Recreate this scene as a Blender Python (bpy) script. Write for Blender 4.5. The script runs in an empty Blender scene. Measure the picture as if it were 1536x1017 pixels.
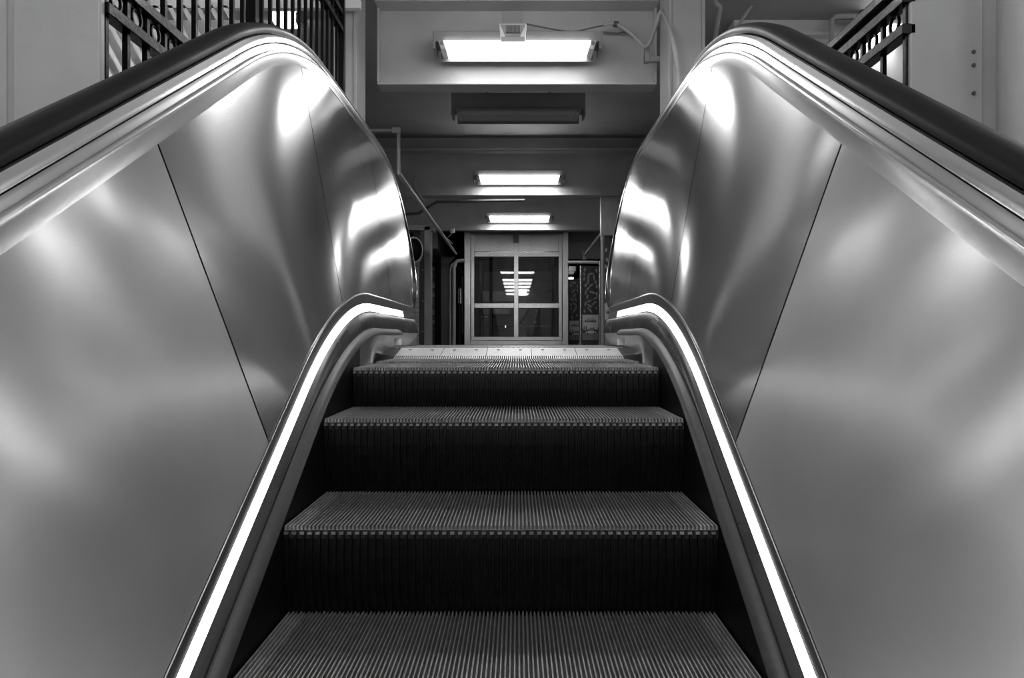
import bpy, bmesh, math, random
from mathutils import Vector, Matrix

random.seed(7)
S = bpy.context.scene
COL = S.collection
F = 1162.0            # focal length in pixels of the 1536 px frame
CX, CY = 776.0, 506.0 # where the straight-ahead direction lands
CAMX, CZ = 0.037, 0.049
T30 = math.tan(math.radians(30))

# ------------------------------------------------------------------ camera, world, exposure
cam = bpy.data.cameras.new('camera')
cam.sensor_width = 36.0
cam.lens = F / 1536 * 36
cam.shift_x = -(CX - 768) / 1536
cam.shift_y = -(508.5 - CY) / 1536
cam.clip_start = 0.02
cam.clip_end = 200
co = bpy.data.objects.new('camera', cam)
co.location = (CAMX, 0, CZ)
co.rotation_euler = (math.radians(90), 0, 0)
COL.objects.link(co)
S.camera = co

w = bpy.data.worlds.new('world')
w.use_nodes = True
w.node_tree.nodes['Background'].inputs[0].default_value = (0.5, 0.5, 0.5, 1)
w.node_tree.nodes['Background'].inputs[1].default_value = 0.02
S.world = w
S.view_settings.view_transform = 'Standard'
S.view_settings.look = 'None'
S.view_settings.gamma = 1
S.view_settings.use_curve_mapping = False
S.view_settings.exposure = 0.25
LAMP = 8.0            # emission of the fluorescent lenses
STRIP = 2.2
ROW = 24.0            # lamps of the row over the escalator and of the lamps added in the side halls
try:
    S.cycles.glossy_bounces = 6
    S.cycles.max_bounces = 12
except Exception:
    pass

# ------------------------------------------------------------------ helpers
def at(px, py, d):
    return Vector((CAMX + (px - CX) / F * d, d, CZ + (CY - py) / F * d))
def ax(px, d): return CAMX + (px - CX) / F * d
def az(py, d): return CZ + (CY - py) / F * d

def material(name, base, rough=0.5, metal=0.0, vary=0.0, vscale=4.0, bump=0.0, bscale=30.0, stretch=(1, 1, 1),
             aniso=0.0, spec=0.5, rvary=0.0, emit=0.0):
    m = bpy.data.materials.new(name)
    m.use_nodes = True
    nt = m.node_tree
    b = nt.nodes['Principled BSDF']
    b.inputs['Base Color'].default_value = (base, base, base, 1)
    b.inputs['Roughness'].default_value = rough
    b.inputs['Metallic'].default_value = metal
    b.inputs['Anisotropic'].default_value = aniso
    b.inputs['Specular IOR Level'].default_value = spec
    if emit:
        b.inputs['Emission Color'].default_value = (1, 1, 1, 1)
        b.inputs['Emission Strength'].default_value = emit
    if vary or bump or rvary:
        tc = nt.nodes.new('ShaderNodeTexCoord')
        mp = nt.nodes.new('ShaderNodeMapping')
        mp.inputs['Scale'].default_value = stretch
        nt.links.new(tc.outputs['Object'], mp.inputs[0])
        if vary or rvary:
            n = nt.nodes.new('ShaderNodeTexNoise')
            n.inputs['Scale'].default_value = vscale
            n.inputs['Detail'].default_value = 6
            nt.links.new(mp.outputs[0], n.inputs['Vector'])
        if vary:
            r = nt.nodes.new('ShaderNodeMapRange')
            r.inputs['From Min'].default_value = 0.3
            r.inputs['From Max'].default_value = 0.7
            r.inputs['To Min'].default_value = base * (1 - vary)
            r.inputs['To Max'].default_value = base * (1 + vary)
            nt.links.new(n.outputs['Fac'], r.inputs['Value'])
            nt.links.new(r.outputs[0], b.inputs['Base Color'])
        if rvary:
            r2 = nt.nodes.new('ShaderNodeMapRange')
            r2.inputs['From Min'].default_value = 0.3
            r2.inputs['From Max'].default_value = 0.7
            r2.inputs['To Min'].default_value = max(0.02, rough - rvary)
            r2.inputs['To Max'].default_value = rough + rvary
            nt.links.new(n.outputs['Fac'], r2.inputs['Value'])
            nt.links.new(r2.outputs[0], b.inputs['Roughness'])
        if bump:
            n2 = nt.nodes.new('ShaderNodeTexNoise')
            n2.inputs['Scale'].default_value = bscale
            n2.inputs['Detail'].default_value = 4
            nt.links.new(mp.outputs[0], n2.inputs['Vector'])
            bp = nt.nodes.new('ShaderNodeBump')
            bp.inputs['Strength'].default_value = bump
            bp.inputs['Distance'].default_value = 0.01
            nt.links.new(n2.outputs['Fac'], bp.inputs['Height'])
            nt.links.new(bp.outputs[0], b.inputs['Normal'])
    return m

def steel_sheet(name, base, rough, wave, scr=0.0, aniso=0.0, haze=0.0, hrough=0.5, haniso=0.8):
    """Brushed stainless sheet: mirror-like with a slow waviness of the sheet and fine scratches."""
    m = bpy.data.materials.new(name)
    m.use_nodes = True
    nt = m.node_tree
    L = nt.links
    b = nt.nodes['Principled BSDF']
    b.inputs['Metallic'].default_value = 1
    if aniso:
        b.inputs['Anisotropic'].default_value = aniso
        tg = nt.nodes.new('ShaderNodeTangent')
        tg.direction_type = 'UV_MAP'; tg.uv_map = 'grain'
        L.new(tg.outputs[0], b.inputs['Tangent'])
    tc = nt.nodes.new('ShaderNodeTexCoord')
    def noise(scale, stretch, detail):
        mp = nt.nodes.new('ShaderNodeMapping')
        mp.inputs['Scale'].default_value = stretch
        L.new(tc.outputs['Object'], mp.inputs[0])
        n = nt.nodes.new('ShaderNodeTexNoise')
        n.inputs['Scale'].default_value = scale
        n.inputs['Detail'].default_value = detail
        L.new(mp.outputs[0], n.inputs['Vector'])
        return n
    def rng(src, f0, f1, t0, t1):
        r = nt.nodes.new('ShaderNodeMapRange')
        for k, v in zip(('From Min', 'From Max', 'To Min', 'To Max'), (f0, f1, t0, t1)):
            r.inputs[k].default_value = v
        L.new(src, r.inputs['Value'])
        return r.outputs[0]
    smear = noise(2.2, (1, 1, 1), 6)
    L.new(rng(smear.outputs['Fac'], 0.3, 0.7, base * 0.9, base * 1.08), b.inputs['Base Color'])
    grain = noise(60, (1, 1, 0.05), 3)
    mix = nt.nodes.new('ShaderNodeMath'); mix.operation = 'MULTIPLY'
    L.new(rng(grain.outputs['Fac'], 0.3, 0.7, 0.85, 1.15), mix.inputs[0])
    L.new(rng(smear.outputs['Fac'], 0.3, 0.7, rough * 0.75, rough * 1.3), mix.inputs[1])
    b.inputs['Roughness'].default_value = rough
    slow = noise(1.3, (1, 1, 0.6), 2)
    bp = nt.nodes.new('ShaderNodeBump')
    bp.inputs['Strength'].default_value = 1.0
    bp.inputs['Distance'].default_value = wave
    L.new(slow.outputs['Fac'], bp.inputs['Height'])
    if not scr:
        if wave: L.new(bp.outputs[0], b.inputs['Normal'])
        if haze:                      # brushed sheet: sharp sheen plus a wide soft one
            b2 = nt.nodes.new('ShaderNodeBsdfPrincipled')
            b2.inputs['Metallic'].default_value = 1
            b2.inputs['Roughness'].default_value = hrough
            b2.inputs['Anisotropic'].default_value = haniso
            L.new(b.inputs['Base Color'].links[0].from_socket, b2.inputs['Base Color'])
            if aniso: L.new(tg.outputs[0], b2.inputs['Tangent'])
            mxs = nt.nodes.new('ShaderNodeMixShader'); mxs.inputs[0].default_value = haze
            L.new(b.outputs[0], mxs.inputs[1]); L.new(b2.outputs[0], mxs.inputs[2])
            L.new(mxs.outputs[0], nt.nodes['Material Output'].inputs[0])
        return m
    bp2 = nt.nodes.new('ShaderNodeBump')
    bp2.inputs['Strength'].default_value = scr
    bp2.inputs['Distance'].default_value = 0.001
    L.new(grain.outputs['Fac'], bp2.inputs['Height'])
    L.new(bp.outputs[0], bp2.inputs['Normal'])
    L.new(bp2.outputs[0], b.inputs['Normal'])
    return m

M = {}
M['panel'] = steel_sheet('brushed_stainless_panel', 0.72, 0.15, 0.003, aniso=1.0, haze=0.08)
M['worn_panel'] = steel_sheet('scuffed_stainless_panel', 0.76, 0.15, 0.003, aniso=1.0, haze=0.5, hrough=0.62, haniso=1.0)
M['rim'] = steel_sheet('polished_stainless_trim', 0.72, 0.2, 0.0)
M['deck'] = steel_sheet('dull_stainless_deck', 0.34, 0.28, 0.0)
M['dark_deck'] = material('dark_enamel_deck', 0.045, 0.3, 0.6, rvary=0.08)
M['skirt'] = material('black_skirt', 0.004, 0.5, 0.0, spec=0.1)
M['skirt_steel'] = steel_sheet('skirt_steel', 0.42, 0.25, 0.0)
M['rubber'] = material('black_handrail_rubber', 0.005, 0.45, rvary=0.06, spec=0.08)
M['brush'] = material('grey_deflector', 0.018, 0.45, 0.1, vary=0.3, vscale=60)
M['tread'] = material('worn_cast_aluminium', 0.29, 0.36, 0.75, vary=0.25, vscale=40)
M['tread_base'] = material('dark_tread_groove', 0.015, 0.7, 0.2)  # near-black base showing between the cleats
M['marking'] = material('worn_edge_marking', 0.38, 0.4, 0.7, vary=0.25, vscale=50)
M['riser'] = material('black_painted_riser', 0.004, 0.35, 0.0, spec=0.1, vary=0.4, vscale=30)
M['comb'] = material('comb_aluminium', 0.66, 0.38, 0.7, vary=0.06, vscale=20)
M['landing'] = material('landing_plate_metal', 0.40, 0.45, 0.6, vary=0.2, vscale=25)
M['paint'] = material('grey_gloss_paint', 0.30, 0.42, vary=0.10, vscale=3, bump=0.25, bscale=14)
M['girder'] = material('grey_girder_paint', 0.44, 0.5, vary=0.10, vscale=3, bump=0.3, bscale=10)
M['ceiling'] = material('dull_grey_ceiling_paint', 0.36, 0.7, vary=0.1, vscale=2, bump=0.1, bscale=8)
M['white_ceiling'] = material('white_ceiling_paint', 0.78, 0.7)
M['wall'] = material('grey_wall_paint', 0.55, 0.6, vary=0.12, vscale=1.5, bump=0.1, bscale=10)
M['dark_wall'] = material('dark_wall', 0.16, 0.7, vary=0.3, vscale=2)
M['floor'] = material('concrete_floor', 0.20, 0.7, vary=0.25, vscale=6, bump=0.1)
M['iron'] = material('black_gloss_iron', 0.005, 0.28, bump=0.15, spec=0.1, bscale=60)
M['pipe'] = material('painted_conduit', 0.34, 0.4, vary=0.1, vscale=9)
M['dark_pipe'] = material('dark_conduit', 0.06, 0.5)
M['cable'] = material('grey_cable', 0.10, 0.45)
M['housing'] = material('grey_lamp_housing', 0.20, 0.55, vary=0.1)
M['lens'] = material('lit_lamp_lens', 0.8, 0.4, emit=LAMP)
M['corridor_lens'] = material('lit_corridor_lens', 0.8, 0.4, emit=18)
M['added_cab_light'] = material('added_lift_light', 0.8, 0.4, emit=14)
M['row_lens'] = material('lit_row_lens', 0.8, 0.4, emit=ROW)
M['lens_off'] = material('unlit_lamp_lens', 0.30, 0.25)
M['cap'] = material('pale_lamp_end', 0.7, 0.35)
M['strip'] = material('light_strip_lens', 0.8, 0.4, emit=STRIP)
M['white'] = material('white_plastic', 0.75, 0.4)
M['grille'] = material('dark_grille', 0.06, 0.5)
M['steel'] = steel_sheet('booth_steel', 0.48, 0.27, 0.0)
M['chrome'] = material('chrome_post', 0.6, 0.18, 1.0)
M['poster_white'] = material('poster_paper', 0.80, 0.5)
M['poster_dark'] = material('poster_dark_print', 0.06, 0.5)
M['poster_mid'] = material('poster_grey_print', 0.25, 0.5)
M['bright'] = material('backlit_panel', 0.8, 0.5, emit=2.5)

# glass of the lift: clear pane with mirror reflection by angle
g = bpy.data.materials.new('lift_glass'); g.use_nodes = True
nt = g.node_tree; nt.nodes.clear()
out = nt.nodes.new('ShaderNodeOutputMaterial'); mx = nt.nodes.new('ShaderNodeMixShader')
tr = nt.nodes.new('ShaderNodeBsdfTransparent'); tr.inputs[0].default_value = (0.6, 0.6, 0.6, 1)
gl = nt.nodes.new('ShaderNodeBsdfGlossy'); gl.inputs['Roughness'].default_value = 0.015
fr = nt.nodes.new('ShaderNodeFresnel'); fr.inputs[0].default_value = 1.5
nt.links.new(fr.outputs[0], mx.inputs[0]); nt.links.new(tr.outputs[0], mx.inputs[1]); nt.links.new(gl.outputs[0], mx.inputs[2])
nt.links.new(mx.outputs[0], out.inputs[0])
M['glass'] = g

# leaf wallpaper: voronoi blades, light on dark
def leaf_paper():
    m = bpy.data.materials.new('leaf_wallpaper'); m.use_nodes = True
    nt = m.node_tree; b = nt.nodes['Principled BSDF']; b.inputs['Roughness'].default_value = 0.45
    b.inputs['Base Color'].default_value = (0.035, 0.035, 0.035, 1)
    return m
M['leaf_ground'] = leaf_paper()
M['leaf_print'] = material('leaf_print', 0.32, 0.5, vary=0.3, vscale=20)

# white wall tiles for the sliver of tiled wall
tl = bpy.data.materials.new('white_tiles'); tl.use_nodes = True
nt = tl.node_tree; b = nt.nodes['Principled BSDF']; b.inputs['Roughness'].default_value = 0.3
tc = nt.nodes.new('ShaderNodeTexCoord'); mp = nt.nodes.new('ShaderNodeMapping')
mp.inputs['Rotation'].default_value = (math.radians(90), 0, 0)
bk = nt.nodes.new('ShaderNodeTexBrick'); bk.offset = 0
bk.inputs['Color1'].default_value = (.32, .32, .32, 1); bk.inputs['Color2'].default_value = (.38, .38, .38, 1)
bk.inputs['Mortar'].default_value = (.05, .05, .05, 1); bk.inputs['Scale'].default_value = 1
bk.inputs['Brick Width'].default_value = .08; bk.inputs['Row Height'].default_value = .085; bk.inputs['Mortar Size'].default_value = .004
nt.links.new(tc.outputs['Object'], mp.inputs[0]); nt.links.new(mp.outputs[0], bk.inputs[0]); nt.links.new(bk.outputs[0], b.inputs['Base Color'])
M['tiles'] = tl

class MB:
    def __init__(s): s.v, s.f, s.sm = [], [], False
    def add(s, vs, fs):
        o = len(s.v)
        s.v += [tuple(p) for p in vs]
        s.f += [tuple(i + o for i in f) for f in fs]
        return s
    def box(s, x0, x1, y0, y1, z0, z1):
        vs = [(x, y, z) for x in (x0, x1) for y in (y0, y1) for z in (z0, z1)]
        return s.add(vs, [(0, 1, 3, 2), (4, 6, 7, 5), (0, 4, 5, 1), (2, 3, 7, 6), (0, 2, 6, 4), (1, 5, 7, 3)])
    def grid(s, rows, closed=False):
        n = len(rows[0]); vs = [p for r in rows for p in r]; fs = []
        for i in range(len(rows) - 1):
            for j in range(n if closed else n - 1):
                k = (j + 1) % n
                fs.append((i * n + j, i * n + k, (i + 1) * n + k, (i + 1) * n + j))
        if closed:
            fs.append(tuple(range(n))[::-1]); fs.append(tuple(range((len(rows) - 1) * n, len(rows) * n)))
        return s.add(vs, fs)
    def tube(s, pts, r, n=10):
        pts = [Vector(p) for p in pts]
        rows = []; up = None
        for i, p in enumerate(pts):
            t = (pts[min(i + 1, len(pts) - 1)] - pts[max(i - 1, 0)]).normalized()
            if up is None:
                up = Vector((0, 0, 1)) if abs(t.z) < 0.9 else Vector((1, 0, 0))
            a = t.cross(up).normalized(); bb = a.cross(t).normalized(); up = bb
            rr = r[i] if isinstance(r, (list, tuple)) else r
            rows.append([p + (a * math.cos(q) + bb * math.sin(q)) * rr for q in [2 * math.pi * k / n for k in range(n)]])
        s.sm = True
        return s.grid(rows, True)
    def prism(s, poly, y0, y1):      # polygon in x,z extruded along y
        n = len(poly)
        vs = [(x, y0, z) for x, z in poly] + [(x, y1, z) for x, z in poly]
        return s.add(vs, [tuple(range(n))[::-1], tuple(range(n, 2 * n))] + [(i, (i + 1) % n, n + (i + 1) % n, n + i) for i in range(n)])
    def prism_x(s, poly, x0, x1):    # polygon in y,z extruded along x
        n = len(poly)
        vs = [(x0, y, z) for y, z in poly] + [(x1, y, z) for y, z in poly]
        return s.add(vs, [tuple(range(n)), tuple(range(n, 2 * n))[::-1]] + [(i, n + i, n + (i + 1) % n, (i + 1) % n) for i in range(n)])
    def mesh(s, name, mat, smooth=None):
        me = bpy.data.meshes.new(name)
        me.from_pydata(s.v, [], s.f)
        me.validate()
        bm = bmesh.new(); bm.from_mesh(me); bmesh.ops.recalc_face_normals(bm, faces=bm.faces); bm.to_mesh(me); bm.free()
        if mat is not None: me.materials.append(mat)
        if smooth if smooth is not None else s.sm:
            me.polygons.foreach_set('use_smooth', [True] * len(me.polygons))
            me.set_sharp_from_angle(angle=math.radians(35))
        return me
    def obj(s, name, mat, parent=None, smooth=None, bevel=0, solid=0, loc=None):
        o = bpy.data.objects.new(name, s.mesh(name, mat, smooth))
        COL.objects.link(o)
        if parent: o.parent = parent
        if loc: o.location = loc
        if solid:
            md = o.modifiers.new('thickness', 'SOLIDIFY'); md.thickness = solid; md.offset = 0
        if bevel:
            md = o.modifiers.new('bevel', 'BEVEL'); md.width = bevel; md.segments = 2; md.limit_method = 'ANGLE'
        return o

def grain_uv(o, nu, nv):
    """UV map of a grid mesh whose u runs across the sheet, at right angles to its brushing."""
    uv = o.data.uv_layers.new(name='grain')
    for l in o.data.loops:
        i = l.vertex_index
        uv.data[l.index].uv = ((i % nv) / (nv - 1), (i // nv) / (nu - 1) * 2)
    return o
def tag(o, label=None, cat=None, group=None, kind=None):
    if label: o['label'] = label
    if cat: o['category'] = cat
    if group: o['group'] = group
    if kind: o['kind'] = kind
    return o
def thing(name, label, cat, loc=(0, 0, 0), group=None, kind=None):
    o = bpy.data.objects.new(name, None); COL.objects.link(o); o.location = loc
    o.empty_display_size = 0.1
    return tag(o, label, cat, group, kind)
def copy_tree(o, parent=None):
    c = o.copy(); COL.objects.link(c)
    if parent: c.parent = parent
    for ch in list(o.children): copy_tree(ch, c)
    return c
def bez(p, n=12):
    """Smooth curve through points (Catmull-Rom)."""
    p = [Vector(q) for q in p]; q = [p[0] * 2 - p[1]] + p + [p[-1] * 2 - p[-2]]
    res = []
    for i in range(1, len(q) - 2):
        for k in range(n):
            t = k / n
            a, b_, c, d = q[i - 1], q[i], q[i + 1], q[i + 2]
            res.append(0.5 * ((2 * b_) + (c - a) * t + (2 * a - 5 * b_ + 4 * c - d) * t * t + (3 * b_ - a - 3 * c + d) * t ** 3))
    res.append(p[-1])
    return res

# ------------------------------------------------------------------ the setting
GZ = CZ + 2.09        # underside of the cross girders
CEIL = CZ + 2.95
FARZ = -0.10
def struct(mb, name, mat, label, cat, **k):
    o = mb.obj(name, mat, **k); return tag(o, label, cat, kind='structure')
struct(MB().box(-5, 5, -10, 5.6, CEIL - .02, CEIL + .1), 'ceiling_upper', M['white_ceiling'], 'unseen ceiling above the escalator, made white to spread light', 'ceiling')  # out of view; white added to bounce light onto the panels
struct(MB().box(-5, 5, 5.6, 26, CEIL, CEIL + .2), 'ceiling', M['ceiling'], 'flat dull grey painted ceiling between the cross girders', 'ceiling')
struct(MB().box(-5.2, -5, -10, 7.2, -6.5, CEIL), 'wall_left', M['wall'], 'grey wall far behind the tall black fence', 'wall')
struct(MB().box(5, 5.2, -10, 7.2, -6.5, CEIL), 'wall_right', M['wall'], 'grey wall far behind the low black railing', 'wall')
struct(MB().box(-5, 5, -10.2, -10, -6.5, CEIL), 'wall_back', M['wall'], 'grey wall closing the hall below the escalator', 'wall')
struct(MB().box(-5, 5, -10, 1.0, -6.7, -6.5), 'floor_lower', M['floor'], 'concrete floor of the lower level', 'floor')
# side floors of the upper hall around the escalator opening
struct(MB().box(-5, -0.93, -2.0, 7.2, -.25, 0), 'floor_left', M['floor'], 'concrete floor under the tall black fence', 'floor')
struct(MB().box(.93, 5, -2.0, 7.2, -.25, 0), 'floor_right', M['floor'], 'concrete floor under the low black railing', 'floor')
struct(MB().add([(-.93, 4.75, -.002), (.93, 4.75, -.002), (2.4, 8, FARZ), (-2.4, 8, FARZ), (2.4, 26, FARZ), (-2.4, 26, FARZ), (.93, 4.75, -.3), (-.93, 4.75, -.3), (2.4, 26, -.4), (-2.4, 26, -.4)],
    [(0, 1, 2, 3), (3, 2, 4, 5), (7, 6, 1, 0), (9, 8, 6, 7), (5, 4, 8, 9)]), 'floor', M['floor'], 'concrete corridor floor running from the landing to the lift', 'floor')
struct(MB().box(-5, -2.25, 7.2, 7.4, -.3, CEIL), 'wall_left_end', M['white_ceiling'], 'grey end wall seen between the bars of the tall fence', 'wall')
struct(MB().box(2.05, 5, 7.2, 7.4, -.3, CEIL), 'wall_right_end', M['wall'], 'grey end wall above the low black railing', 'wall')
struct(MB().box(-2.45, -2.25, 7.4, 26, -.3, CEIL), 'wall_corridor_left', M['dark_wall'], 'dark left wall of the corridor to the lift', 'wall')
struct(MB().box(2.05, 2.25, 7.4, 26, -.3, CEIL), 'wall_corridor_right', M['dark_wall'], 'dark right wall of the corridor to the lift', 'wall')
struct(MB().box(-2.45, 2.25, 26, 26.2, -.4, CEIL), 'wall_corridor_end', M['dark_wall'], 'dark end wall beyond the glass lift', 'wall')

def girder(d, x0, x1, label, topz=CZ + 2.72, end=True):
    t = thing('steel_girder', label, 'girder', (0, d, GZ), kind='structure')
    h = CEIL - GZ
    MB().box(x0, x1, .06, .10, .02, h).obj('web', M['girder'], t)
    MB().box(x0, x1, 0, .20, 0, .022).obj('bottom_flange', M['girder'], t, bevel=.005)
    MB().box(x0, x1, -.14, .2, topz - GZ, topz - GZ + .03).obj('top_flange', M['girder'], t, bevel=.006)
    if end:
        for x in (x0, x1 - .02):
            MB().box(x, x + .02, -.01, .2, .02, topz - GZ).obj('stiffener', M['girder'], t, bevel=.003)
    return t
girder(6.4, ax(566, 6.4), ax(985, 6.4), 'grey painted cross girder behind the first bright lamp')
girder(11.4, -2.25, 2.05, 'grey cross girder behind the second bright lamp along the corridor', end=False)
girder(15.1, -2.25, 2.05, 'grey cross girder directly above the front of the glass lift', end=False)

def h_column(label, x0, x1, y0, y1, z0, z1, extra=None):
    """Built-up steel column: two side flanges, web and face plate."""
    t = thing('steel_column', label, 'column', ((x0 + x1) / 2, (y0 + y1) / 2, z0), kind='structure')
    w, dd, h = (x1 - x0) / 2, (y1 - y0) / 2, z1 - z0
    MB().box(-w, -w + .025, -dd, dd, 0, h).obj('flange', M['paint'], t, bevel=.004)
    MB().box(w - .025, w, -dd, dd, 0, h).obj('flange', M['paint'], t, bevel=.004)
    MB().box(-w + .025, w - .025, -dd + .012, dd - .012, 0, h).obj('web', M['paint'], t)
    return t, w, dd, h
# mid columns carrying the first girder
h_column('grey steel column between the tall fence and the first girder', ax(500, 5.7), ax(535, 5.7), 5.7, 6.03, 0, CEIL)
t, w_, d_, h_ = h_column('grey steel column with the bent conduit on its inner side', ax(1003, 5.7), ax(1058, 5.7), 5.7, 6.05, 0, CEIL)
# near columns
xl = ax(150, 2.3)
t = thing('steel_column', 'broad grey column at the start of the tall fence', 'column', (xl - .4, 2.32, 0), kind='structure')
MB().box(.14, .4, -.02, .01, 0, CEIL).obj('face_plate', M['paint'], t, bevel=.006)
MB().box(.12, .142, -.012, .01, 0, CEIL).obj('recess', M['paint'], t)
MB().box(-.4, .122, -.02, .3, 0, CEIL).obj('face_plate', M['paint'], t, bevel=.006)
xr = ax(1365, 2.47)
t = thing('steel_column', 'broad grey column with bolt heads beside the low railing', 'column', (xr + .4, 2.49, 0), kind='structure')
MB().box(-.4, -.168, -.02, .01, 0, CEIL).obj('face_plate', M['paint'], t, bevel=.006)
MB().box(-.17, .4, 0.0, .25, 0, CEIL).obj('web', M['paint'], t)
for py in (78, 98, 140):
    p = at(1460, py, 2.47)
    MB().tube([(p.x - xr - .4, -.025, p.z), (p.x - xr - .4, -.019, p.z)], .006, 8).obj('bolt', M['dark_pipe'], t)
t = thing('riser_pipe', 'thick grey vertical pipe beside the bolted column', 'pipe', (ax(1508, 2.45), 2.36, 0))
MB().tube([(0, 0, 0), (0, 0, CEIL)], .072, 24).obj('pipe', M['paint'], t)
for z in (.02, 1.6): MB().tube([(0, 0, z), (0, 0, z + .05)], .08, 24).obj('collar', M['paint'], t)

# ------------------------------------------------------------------ fluorescent lamps
def lamp(label, x, y, zc, wid, lit=True, hung=0.0, group='fluorescent ceiling lamps', name='fluorescent_lamp', k=1.0, hh=.125):
    """Housing with a wraparound lens; zc is the height of the middle of the lens, y its front."""
    t = thing(name, label, 'lamp', (x, y, zc), group=group)
    hw = wid / 2
    MB().box(-hw * 1.07, hw * 1.07, .035, .24, .036 * k, hh * k).obj('housing', M['housing'], t, bevel=.008)
    for s in (-1, 1):
        MB().box(min(s * hw * 1.07, s * hw * 1.035), max(s * hw * 1.07, s * hw * 1.035), .03, .24, -.02 * k, .04 * k).obj('housing_end', M['housing'], t, bevel=.004)
    prof = [(.012, .036 * k), (0, .005 * k), (.012, -.028 * k), (.05, -.042 * k), (.17, -.045 * k), (.22, -.03 * k), (.23, .036 * k)]
    cut = lambda pz: .028 * (.036 * k - pz) / (.08 * k)
    rows = [[(sx * (hw * .93 - cut(pz)), py, pz) for py, pz in prof] for sx in (-1, 1)]
    MB().grid(rows, True).obj('lens', (M['row_lens'] if group in ('lamps over the escalator', 'side hall lamps') else M['corridor_lens'] if y > 11 else M['lens']) if lit else M['lens_off'], t, smooth=True)
    for s in (-1, 1):
        rows = [[(s * (xx - cut(pz)), py, pz) for py, pz in prof] for xx in (hw * .935, hw * 1.0)]
        MB().grid(rows, True).obj('end_cap', M['cap'] if lit else M['lens_off'], t)
        MB().tube([(s * hw * .95, -.010, .012 * k), (s * hw * .95, .01, .012 * k)], .016 * k, 10).obj('socket', M['housing'], t)
    if group == 'fluorescent ceiling lamps': MB().box(-hw * .99, hw * .99, .236, .246, -.05 * k, .04 * k).obj('light_shield', M['housing'], t)  # added shield that keeps lens light off the girder behind
    if hung:
        for s in (-.5, .5):
            MB().tube([(s * hw, .14, .1 * k), (s * hw, .14, hung)], .012, 8).obj('hanger', M['housing'], t)
    return t
lamp('bright fluorescent lamp on the first girder under the speaker box', .037, 6.10, CZ + 2.305, 1.25)
lamp('unlit dark fluorescent lamp just beyond the first girder', ax(777.5, 7.40), 7.35, CZ + 2.14, 1.20, lit=False, hung=CEIL - CZ - 2.14, hh=.195)
lamp('second bright fluorescent lamp along the corridor, on the middle girder', ax(779, 11.15), 11.13, CZ + 2.29, 1.24)
lamp('smallest bright fluorescent lamp, on the girder just before the lift', ax(779, 14.8), 14.83, CZ + 2.28, 1.24)
# the row continues over the escalator, above and behind the viewer, and shows in the lift glass
ORD = ('first', 'second', 'third', 'fourth', 'fifth', 'sixth', 'seventh')
for k, yy in enumerate((4.5, .9, -1.0, -3.2, -5.8, -8.8)):
    lamp(ORD[k] + ' lamp from the top of the row mirrored in the lift glass', .037, yy, CZ + 2.22, 1.25, hung=CEIL - CZ - 2.22 - .02, group='lamps over the escalator')
for sx_, nm in ((-2.9, 'tall fence'), (2.9, 'low railing')):  # unseen lamps added to brighten the side halls and panels
    for yy, pl in ((-1.2, 'near the foot of the well'), (1.9, 'half way up the well'), (3.6, 'beside the escalator top')):
        lamp('added hanging lamp beyond the ' + nm + ', ' + pl, sx_, yy, CZ + 2.3, 1.25, hung=CEIL - CZ - 2.32, group='side hall lamps')
# two short lamps added behind the newels to light boards and columns
lamp('short added lamp over the leaf boards, behind the right newel', ax(970, 12.4), 12.4, az(300, 12.4), .7, hung=CEIL - az(300, 12.4), group='added corridor lamps')
lamp('short added lamp over the tiled pier, behind the left newel', ax(564, 12.4), 12.4, az(300, 12.4), .7, hung=CEIL - az(300, 12.4), group='added corridor lamps')
# lamps beyond fence and railing
t = lamp('short bright lamp seen between the bars of the tall fence', ax(423, 6.9), 6.93, az(24.5, 6.95), .27, k=1.05, group='side lamps', name='wall_lamp')
t = lamp('bright lamp seen through the rings of the low railing', ax(1334, 6.9), 6.93, az(46, 6.95), .40, k=1.6, group='side lamps', name='wall_lamp')

# ------------------------------------------------------------------ escalator steps
NP = 110; PITCH = 1.0 / NP; DEPTH = 0.40; RISE = .235
def comb_rows(path, n, pitch, cw, h, x0):
    """Cleats swept along path [(y,z,ny,nz)]: profile of n ribs in x."""
    prof = []
    for i in range(n):
        a = x0 + i * pitch + (pitch - cw) / 2
        prof += [(a - .0006, 0), (a + .0006, h), (a + cw - .0006, h), (a + cw + .0006, 0)]
    return [[(x, y + ny * q, z + nz * q) for x, q in prof] for y, z, ny, nz in path]
def riser_curve(k):
    z = -RISE * k
    return (.008 + .055 * k * k - .016 * math.sin(math.pi * k), z)
step_mesh = {}
def cleats(n, x0, ya, yb, mat, name):
    mb = MB(); path = [(ya, -.010, 0, 1), (yb, -.010, 0, 1)]
    rows = comb_rows(path, n, PITCH, .0042, .010, x0)
    mb.grid(rows)
    # front and back ends of the cleats
    for r in (rows[0], rows[1]):
        vs, fs = [], []
        for i in range(n):
            q = r[4 * i:4 * i + 4]; o = len(vs); vs += q; fs.append((o, o + 1, o + 2, o + 3))
        mb.add(vs, fs)
    return mb.mesh(name, mat, False)
SM = 5
step_mesh['tread_cleats'] = cleats(NP - 2 * SM, -.5 + SM * PITCH, 0, DEPTH - .03, M['tread'], 'tread_cleats')
step_mesh['edge_marking'] = cleats(SM, -.5, 0, DEPTH - .03, M['marking'], 'edge_marking')
step_mesh['back_marking'] = cleats(NP, -.5, DEPTH - .03, DEPTH, M['marking'], 'back_marking')
step_mesh['tread_plate'] = MB().box(-.5, .5, .004, DEPTH, -.03, -.0098).mesh('tread_plate', M['tread_base'])
rk = [i / 9 for i in range(10)]
path = []
for k in rk:
    y, z = riser_curve(k); y2, z2 = riser_curve(k + .01)
    ty, tz = y2 - y, z2 - z; l = math.hypot(ty, tz)
    path.append((y, z - .020, tz / l, -ty / l))
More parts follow.
